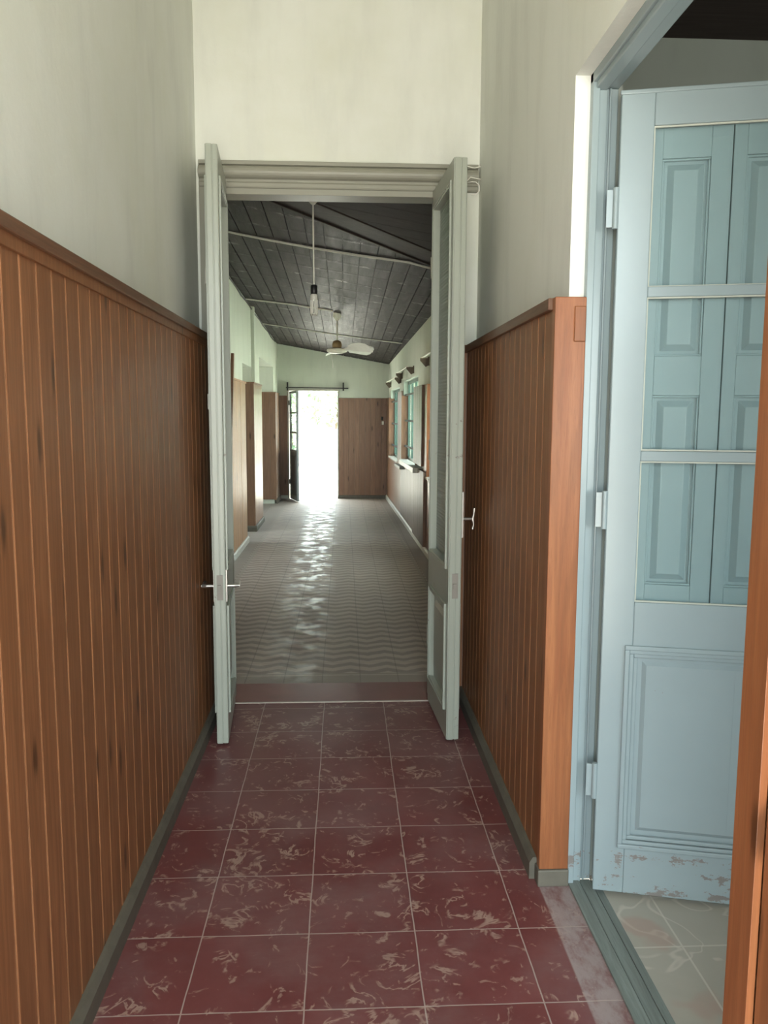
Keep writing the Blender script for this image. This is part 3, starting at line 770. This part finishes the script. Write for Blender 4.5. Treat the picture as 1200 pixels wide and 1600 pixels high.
window(1, 6.6, 8.36, .80, 1.964, 'nearest hallway window, mostly hidden behind the right leaf, with a jamb coloured orange for its sunlit glow', 1.77)
window(2, 9.45, 11.25, .83, 1.915, 'middle hallway window with green mullions and dark bars above the pale ledge', 1.72)
window(3, 11.85, 13.50, .76, 1.86, 'farthest hallway window with green frame near the end wall', 1.72)

# ------------------------------------------------------------------ garden door, far end
mb = MB(); mb.box(-.965, -.935, YE-.012, YE+.10, 0, 1.87); mb.box(-.965, -.08, YE-.012, YE+.10, 1.852, 1.885); mb.box(-.106, -.085, YE-.008, YE+.10, 0, 1.87)
st(mb.build('trim_32', M['base_light'], bevel=.003), 'pale frame of the garden door', 'door frame')
t = empty('door_4', (-.930, YE-.018, 0), math.atan2(-.600, .162)); tag(t, 'garden door leaf at the far end, open inward, three panes over a dark panel', 'door'); t['kind'] = 'structure'
mb = MB(); w = .60
mb.box(0, .035, 0, .035, .015, 1.84); mb.box(w-.035, w, 0, .035, .015, 1.84)
for a, b in ((1.80, 1.84), (1.465, 1.49), (1.135, 1.165), (.82, .86), (.015, .10)): mb.box(.035, w-.035, 0, .035, a, b)
mb.build('leaf_frame', plain('far_door_paint', (.26, .28, .27), .4), t)
for a, b in ((.86, 1.135), (1.165, 1.465), (1.49, 1.80)): MB().box(.035, w-.035, .016, .019, a, b).build('glass_pane', M['glass'], t)
MB().box(.035, w-.035, .010, .025, .10, .82).raised(.08, w-.08, .15, .77, .010, -.008, .02).build('lower_panel', plain('far_door_panel', (.17, .19, .20), .4), t)
for zz in (.3, 1.65): MB().tube([(-.004, 0, zz-.04), (-.004, 0, zz+.04)], .008, 8).build('hinge', M['dark_metal'], t)

# ------------------------------------------------------------------ lamp and fan
t = empty('pendant_lamp', (-.178, 4.93, cz(-.178, 4.93)-.035)); tag(t, 'bare energy saving bulb hanging on a long pale rod just beyond the double doors', 'lamp')
MB().lathe([(.040, .012), (.040, 0), (.030, -.010), (.012, -.030), (.006, -.034)]).build('ceiling_rose', M['white_plastic'], t)
MB().tube([(0, 0, -.03), (.003, 0, -.50)], .0055, 10).build('rod', M['white_plastic'], t)
MB().lathe([(.010, -.490), (.020, -.496), (.021, -.540), (.017, -.545)], (.003, 0, 0)).build('socket', M['black'], t)
b = MB().lathe([(.018, -.545), (.022, -.550), (.022, -.575), (.016, -.580)], (.003, 0, 0))
for k in range(3):
    a = k*2*PI/3+.5
    c1_ = Vector((.003+.017*math.cos(a-.45), .017*math.sin(a-.45), 0)); c2_ = Vector((.003+.017*math.cos(a+.45), .017*math.sin(a+.45), 0))
    mid = (c1_+c2_)/2
    b.tube([c1_+Vector((0, 0, -.578)), c1_+Vector((0, 0, -.655)), mid+Vector((0, 0, -.664)), c2_+Vector((0, 0, -.655)), c2_+Vector((0, 0, -.578))], .0065, 8)
b.build('bulb', M['bulb_glass'], t)

fz = cz(-.067, 9.39)
t = empty('ceiling_fan', (-.067, 9.39, fz)); tag(t, 'small pale ceiling fan with a brown motor hanging over the middle of the hallway', 'fan')
MB().lathe([(.045, .01), (.045, -.01), (.050, -.03), (.030, -.06), (.015, -.08)], (-.005, 0, 0)).build('canopy', M['white_plastic'], t)
MB().tube([(-.005, 0, -.07), (-.005, 0, -.32)], .010, 10).build('downrod', M['white_plastic'], t)
MB().lathe([(.020, -.300), (.045, -.312), (.055, -.345), (.055, -.375), (.045, -.39)], (-.008, 0, 0)).build('motor', M['brown_metal'], t)
MB().lathe([(.045, -.385), (.110, -.395), (.120, -.410), (.110, -.430), (.060, -.447), (.030, -.450)], (-.008, 0, 0)).build('motor_cover', M['white_plastic'], t)
for ang in (-34, 27, 98):
    a = math.radians(ang); bl = []; n = 12
    up_, dn = [], []
    for i in range(n+1):
        r = .10+.36*i/n
        wd = .03+.055*math.sin(min(1, i/n*1.1)*PI*.62) if i > 2 else .018+.004*i
        if i == n: wd *= .55
        tilt = -.50
        zc = -.405+.018*math.sin(i/n*PI)
        for s_ in (-1, 1): up_.append((r, s_*wd, zc+s_*wd*tilt))
    vs = []
    for (r, q, z) in up_:
        vs.append((r*math.cos(a)-q*math.sin(a)-.008, r*math.sin(a)+q*math.cos(a), z))
    lowv = [(x, y, z-.005) for x, y, z in vs]
    N = len(vs); fs = []
    for i in range(n):
        fs.append((2*i, 2*i+2, 2*i+3, 2*i+1)); fs.append((N+2*i, N+2*i+1, N+2*i+3, N+2*i+2))
        fs.append((2*i, N+2*i, N+2*i+2, 2*i+2)); fs.append((2*i+1, 2*i+3, N+2*i+3, N+2*i+1))
    fs.append((0, 1, N+1, N)); fs.append((2*n, N+2*n, N+2*n+1, 2*n+1))
    MB().add(vs+lowv, fs).build('blade', plain('fan_blade', (.9, .9, .86), .35), t)
MB().tube([(-.065, -.02, -.43), (-.068, -.02, -.50), (-.060, -.02, -.55), (-.058, -.02, -.60)], .0025, 6).tube([(-.058, -.02, -.56), (-.058, -.02, -.615)], .005, 6).build('pull_cord', M['cable'], t)

# conduits on the ceiling
def conduit(pts, r, label):
    P = []
    for i in range(len(pts)-1):
        for k in range(6):
            f_ = k/6; x = pts[i][0]*(1-f_)+pts[i+1][0]*f_; y = pts[i][1]*(1-f_)+pts[i+1][1]*f_
            P.append((x, y, cz(x, y)-r-.0005))
    x, y = pts[-1]; P.append((x, y, cz(x, y)-r-.0005))
    tag(MB().tube(P, r, 8).build('cable', M['cable']), label, 'cable', 'pale cables across the hallway ceiling')
conduit([(-1.12, 6.31), (-.56, 6.33), (-.22, 6.31), (.11, 6.26), (.35, 6.20), (.49, 6.17), (.66, 6.22), (.88, 6.34)], .009, 'pale cable crossing the hallway ceiling nearest the doors')
conduit([(-1.12, 9.53), (-.585, 9.29), (-.12, 9.20)], .009, 'pale cable running across the ceiling to the fan')
conduit([(-1.12, 11.55), (-.147, 11.25), (.78, 10.87)], .008, 'thin pale cable on the ceiling beyond the fan')
pts = [(XL-.03+.012, y, cz(XL, y)-.03-.01*math.sin(y*5)) for y in [4.3+.4*i for i in range(24)]]
tag(MB().tube(pts, .008, 8).build('cable', M['dark_metal']), 'dark cable along the top of the left hallway wall', 'cable')

# curtain rods
def rod_right(ya, yb, z, label):
    t = empty('curtain_rod', (RX((ya+yb)/2)+.03, (ya+yb)/2, z)); tag(t, label, 'curtain rod', 'curtain rods over the hallway windows')
    ox, oy, oz = t.location
    X = lambda n, y, zz: (RX(y)+n-ox, y-oy, zz-oz)
    mb = MB(); mb.tube([X(-.045, ya-.05, z+.022), X(-.045, yb+.05, z+.022)], .009, 10); mb.build('rod', M['white_plastic'], t)
    for y in (ya, yb):
        m2 = MB(X); m2.box(.018, .03, y-.025, y+.025, z-.06, z+.03); m2.box(-.062, .02, y-.014, y+.014, z-.014, z+.016); m2.prism([(-.058, -.014), (.02, -.014), (.02, -.060), (-.005, -.075)], lambda a, c, tt: (a, tt, z+c), y-.012, y+.012)
        m2.build('bracket', plain('bracket_wood', (.12, .09, .06), .5), t)
rod_right(11.65, 13.45, 1.965, 'curtain rod with brown brackets above the farthest window')
rod_right(9.93, 11.45, 2.015, 'curtain rod with brown brackets above the middle window')
rod_right(6.6, 8.46, 2.02, 'curtain rod whose end bracket shows above the nearest window')
t = empty('curtain_rod', (-.48, YE, 1.905)); tag(t, 'thin dark curtain rod over the garden door', 'curtain rod')
MB().tube([(-.50, -.06, 0), (.56, -.06, -.008)], .009, 8).build('rod', M['dark_metal'], t)
for x in (-.475, .475): MB().box(x-.012, x+.012, -.07, .018, -.05, .09).build('bracket', M['dark_metal'], t)

# leaning slat
t_ = MB().hexa([(XL+.024, 7.36, .0), (XL+.049, 7.36, .0), (XL+.049, 7.42, .0), (XL+.024, 7.42, .0),
                (XL+.024, 7.90, 2.03), (XL+.049, 7.90, 2.03), (XL+.049, 7.96, 2.03), (XL+.024, 7.96, 2.03)]).build('wooden_slat', M['cap'])
tag(t_, 'thin dark wooden slat leaning upright against the left hallway panelling', 'slat')
# small fittings on the end wall panelling
t_ = MB().box(.655, .69, YE-.022, YE-.004, 1.28, 1.34).build('light_switch', M['white_plastic'], bevel=.002); tag(t_, 'small pale switch high on the end wall panelling near the right corner', 'switch')
t_ = MB().box(.645, .68, YE-.022, YE-.004, 1.36, 1.42).build('light_switch', M['dark_metal'], bevel=.002); tag(t_, 'small dark switch above the pale one on the end wall', 'switch')

# ------------------------------------------------------------------ outdoors
st(MB().box(-30, 30, 14.2, 60, -.12, -.03).build('ground', M['ground']), 'sunlit pale ground beyond the garden door', 'ground')
st(MB().box(1.4, 30, -5, 14.2, -.12, -.03).build('ground', M['ground']), 'ground outside the hallway windows', 'ground')
st(MB().box(-.95, -.09, YE+.0, 14.4, -.04, .003).build('trim_33', M['ground']), 'pale doorstep of the garden door', 'doorstep')

def foliage(mb, c, r, n, size, rnd):
    for _ in range(n):
        while True:
            p = Vector((rnd.uniform(-1, 1), rnd.uniform(-1, 1), rnd.uniform(-1, 1)))
            if .3 < p.length < 1: break
        p = Vector((c[0]+p.x*r[0], c[1]+p.y*r[1], c[2]+p.z*r[2]))
        a = Vector((rnd.gauss(0, 1), rnd.gauss(0, 1), rnd.gauss(0, 1))).normalized(); b_ = a.orthogonal().normalized()
        s = size*rnd.uniform(.6, 1.3)
        mb.add([p-a*s, p+b_*s*.45, p+a*s, p-b_*s*.45], [(0, 1, 2, 3)])
def plant(name, base, blobs, mat, label, cat, size=.06, trunk=None, group=None, seed=1):
    rnd = random.Random(seed)
    t = empty(name, base); tag(t, label, cat, group)
    mb = MB()
    for c, r, n in blobs: foliage(mb, c, r, n, size, rnd)
    mb.build('foliage', mat, t)
    mb = MB()
    for pts, rs in trunk: mb.tube(pts, rs, 7)
    mb.build('trunk' if cat == 'tree' else 'stem', M['bark'], t)
G = -.03
plant('climbing_vine', (-1.02, 15.7, G), [((0, 0, 1.25), (.17, .3, .62), 330), ((.20, .1, 1.62), (.30, .25, .22), 60)], M['foliage'],
      'leafy vine hanging outside just left of the garden door', 'vine', .04, [([(0, 0, 0), (.03, 0, .8), (0, .05, 1.6)], [.03, .02, .01])], seed=3)
plant('potted_shrub', (-.98, 15.0, G+.0), [((0, 0, .78), (.15, .15, .16), 120)], M['foliage_dark'],
      'small shrub outside at the foot of the vine', 'shrub', .03, [([(0, 0, 0), (0, 0, .7)], [.03, .015])], seed=5)
for i, (x, y, hh, lb) in enumerate(((-3.2, 27, 3.4, 'broad pale tree far behind the yard on the left'), (-.3, 31, 3.8, 'pale tree far behind the yard in the middle of the doorway'), (2.6, 28, 3.3, 'pale tree behind the yard on the right'))):
    plant('yard_tree', (x, y, G), [((0, 0, hh*.62), (1.9, 1.3, hh*.36), 1500)], M['foliage'], lb, 'tree', .16,
          [([(0, 0, 0), (.05, 0, hh*.3), (0, .1, hh*.6)], [.12, .09, .04])], 'trees across the yard', seed=20+i)
for i, (x, y, lb) in enumerate(((2.6, 9.2, 'green bush outside the nearest hallway window'), (2.9, 13.2, 'green bush outside the middle hallway window'), (3.0, 17.2, 'green bush outside the farthest hallway window'))):
    plant('garden_bush', (x, y, G), [((0, 0, .95), (.7, 1.7, .62), 1300)], M['foliage'], lb, 'bush', .07,
          [([(0, 0, 0), (0, 0, .6)], [.05, .02])], 'bushes outside the hallway windows', seed=40+i)
# low far wall and its worn top
st(MB().box(-12, 12, 24.0, 24.25, -.03, 1.02).build('wall_yard', plain('yard_wall', (.55, .52, .46), .9, var=.25)), 'low pale yard wall across the back of the garden', 'wall')
# scalloped valance
mb = MB(); n = 40; xa, xb = -1.4, .4
pl = [(xa, 1.98), (xb, 1.98)]
for i in range(n, -1, -1):
    x = xa+(xb-xa)*i/n; pl.append((x, 1.905-.022*abs(math.sin(i*PI/4))))
mb.prism(pl, lambda u, v, t_: (u, t_, v), 14.98, 14.985)
mb.hexa([(xa, 14.23, 2.26), (xb, 14.23, 2.26), (xb, 14.99, 1.97), (xa, 14.99, 1.97), (xa, 14.23, 2.275), (xb, 14.23, 2.275), (xb, 14.99, 1.985), (xa, 14.99, 1.985)])
tag(mb.build('awning', plain('awning_cloth', (.7, .7, .68), .8)), 'pale awning with a scalloped edge over the garden door outside', 'awning')
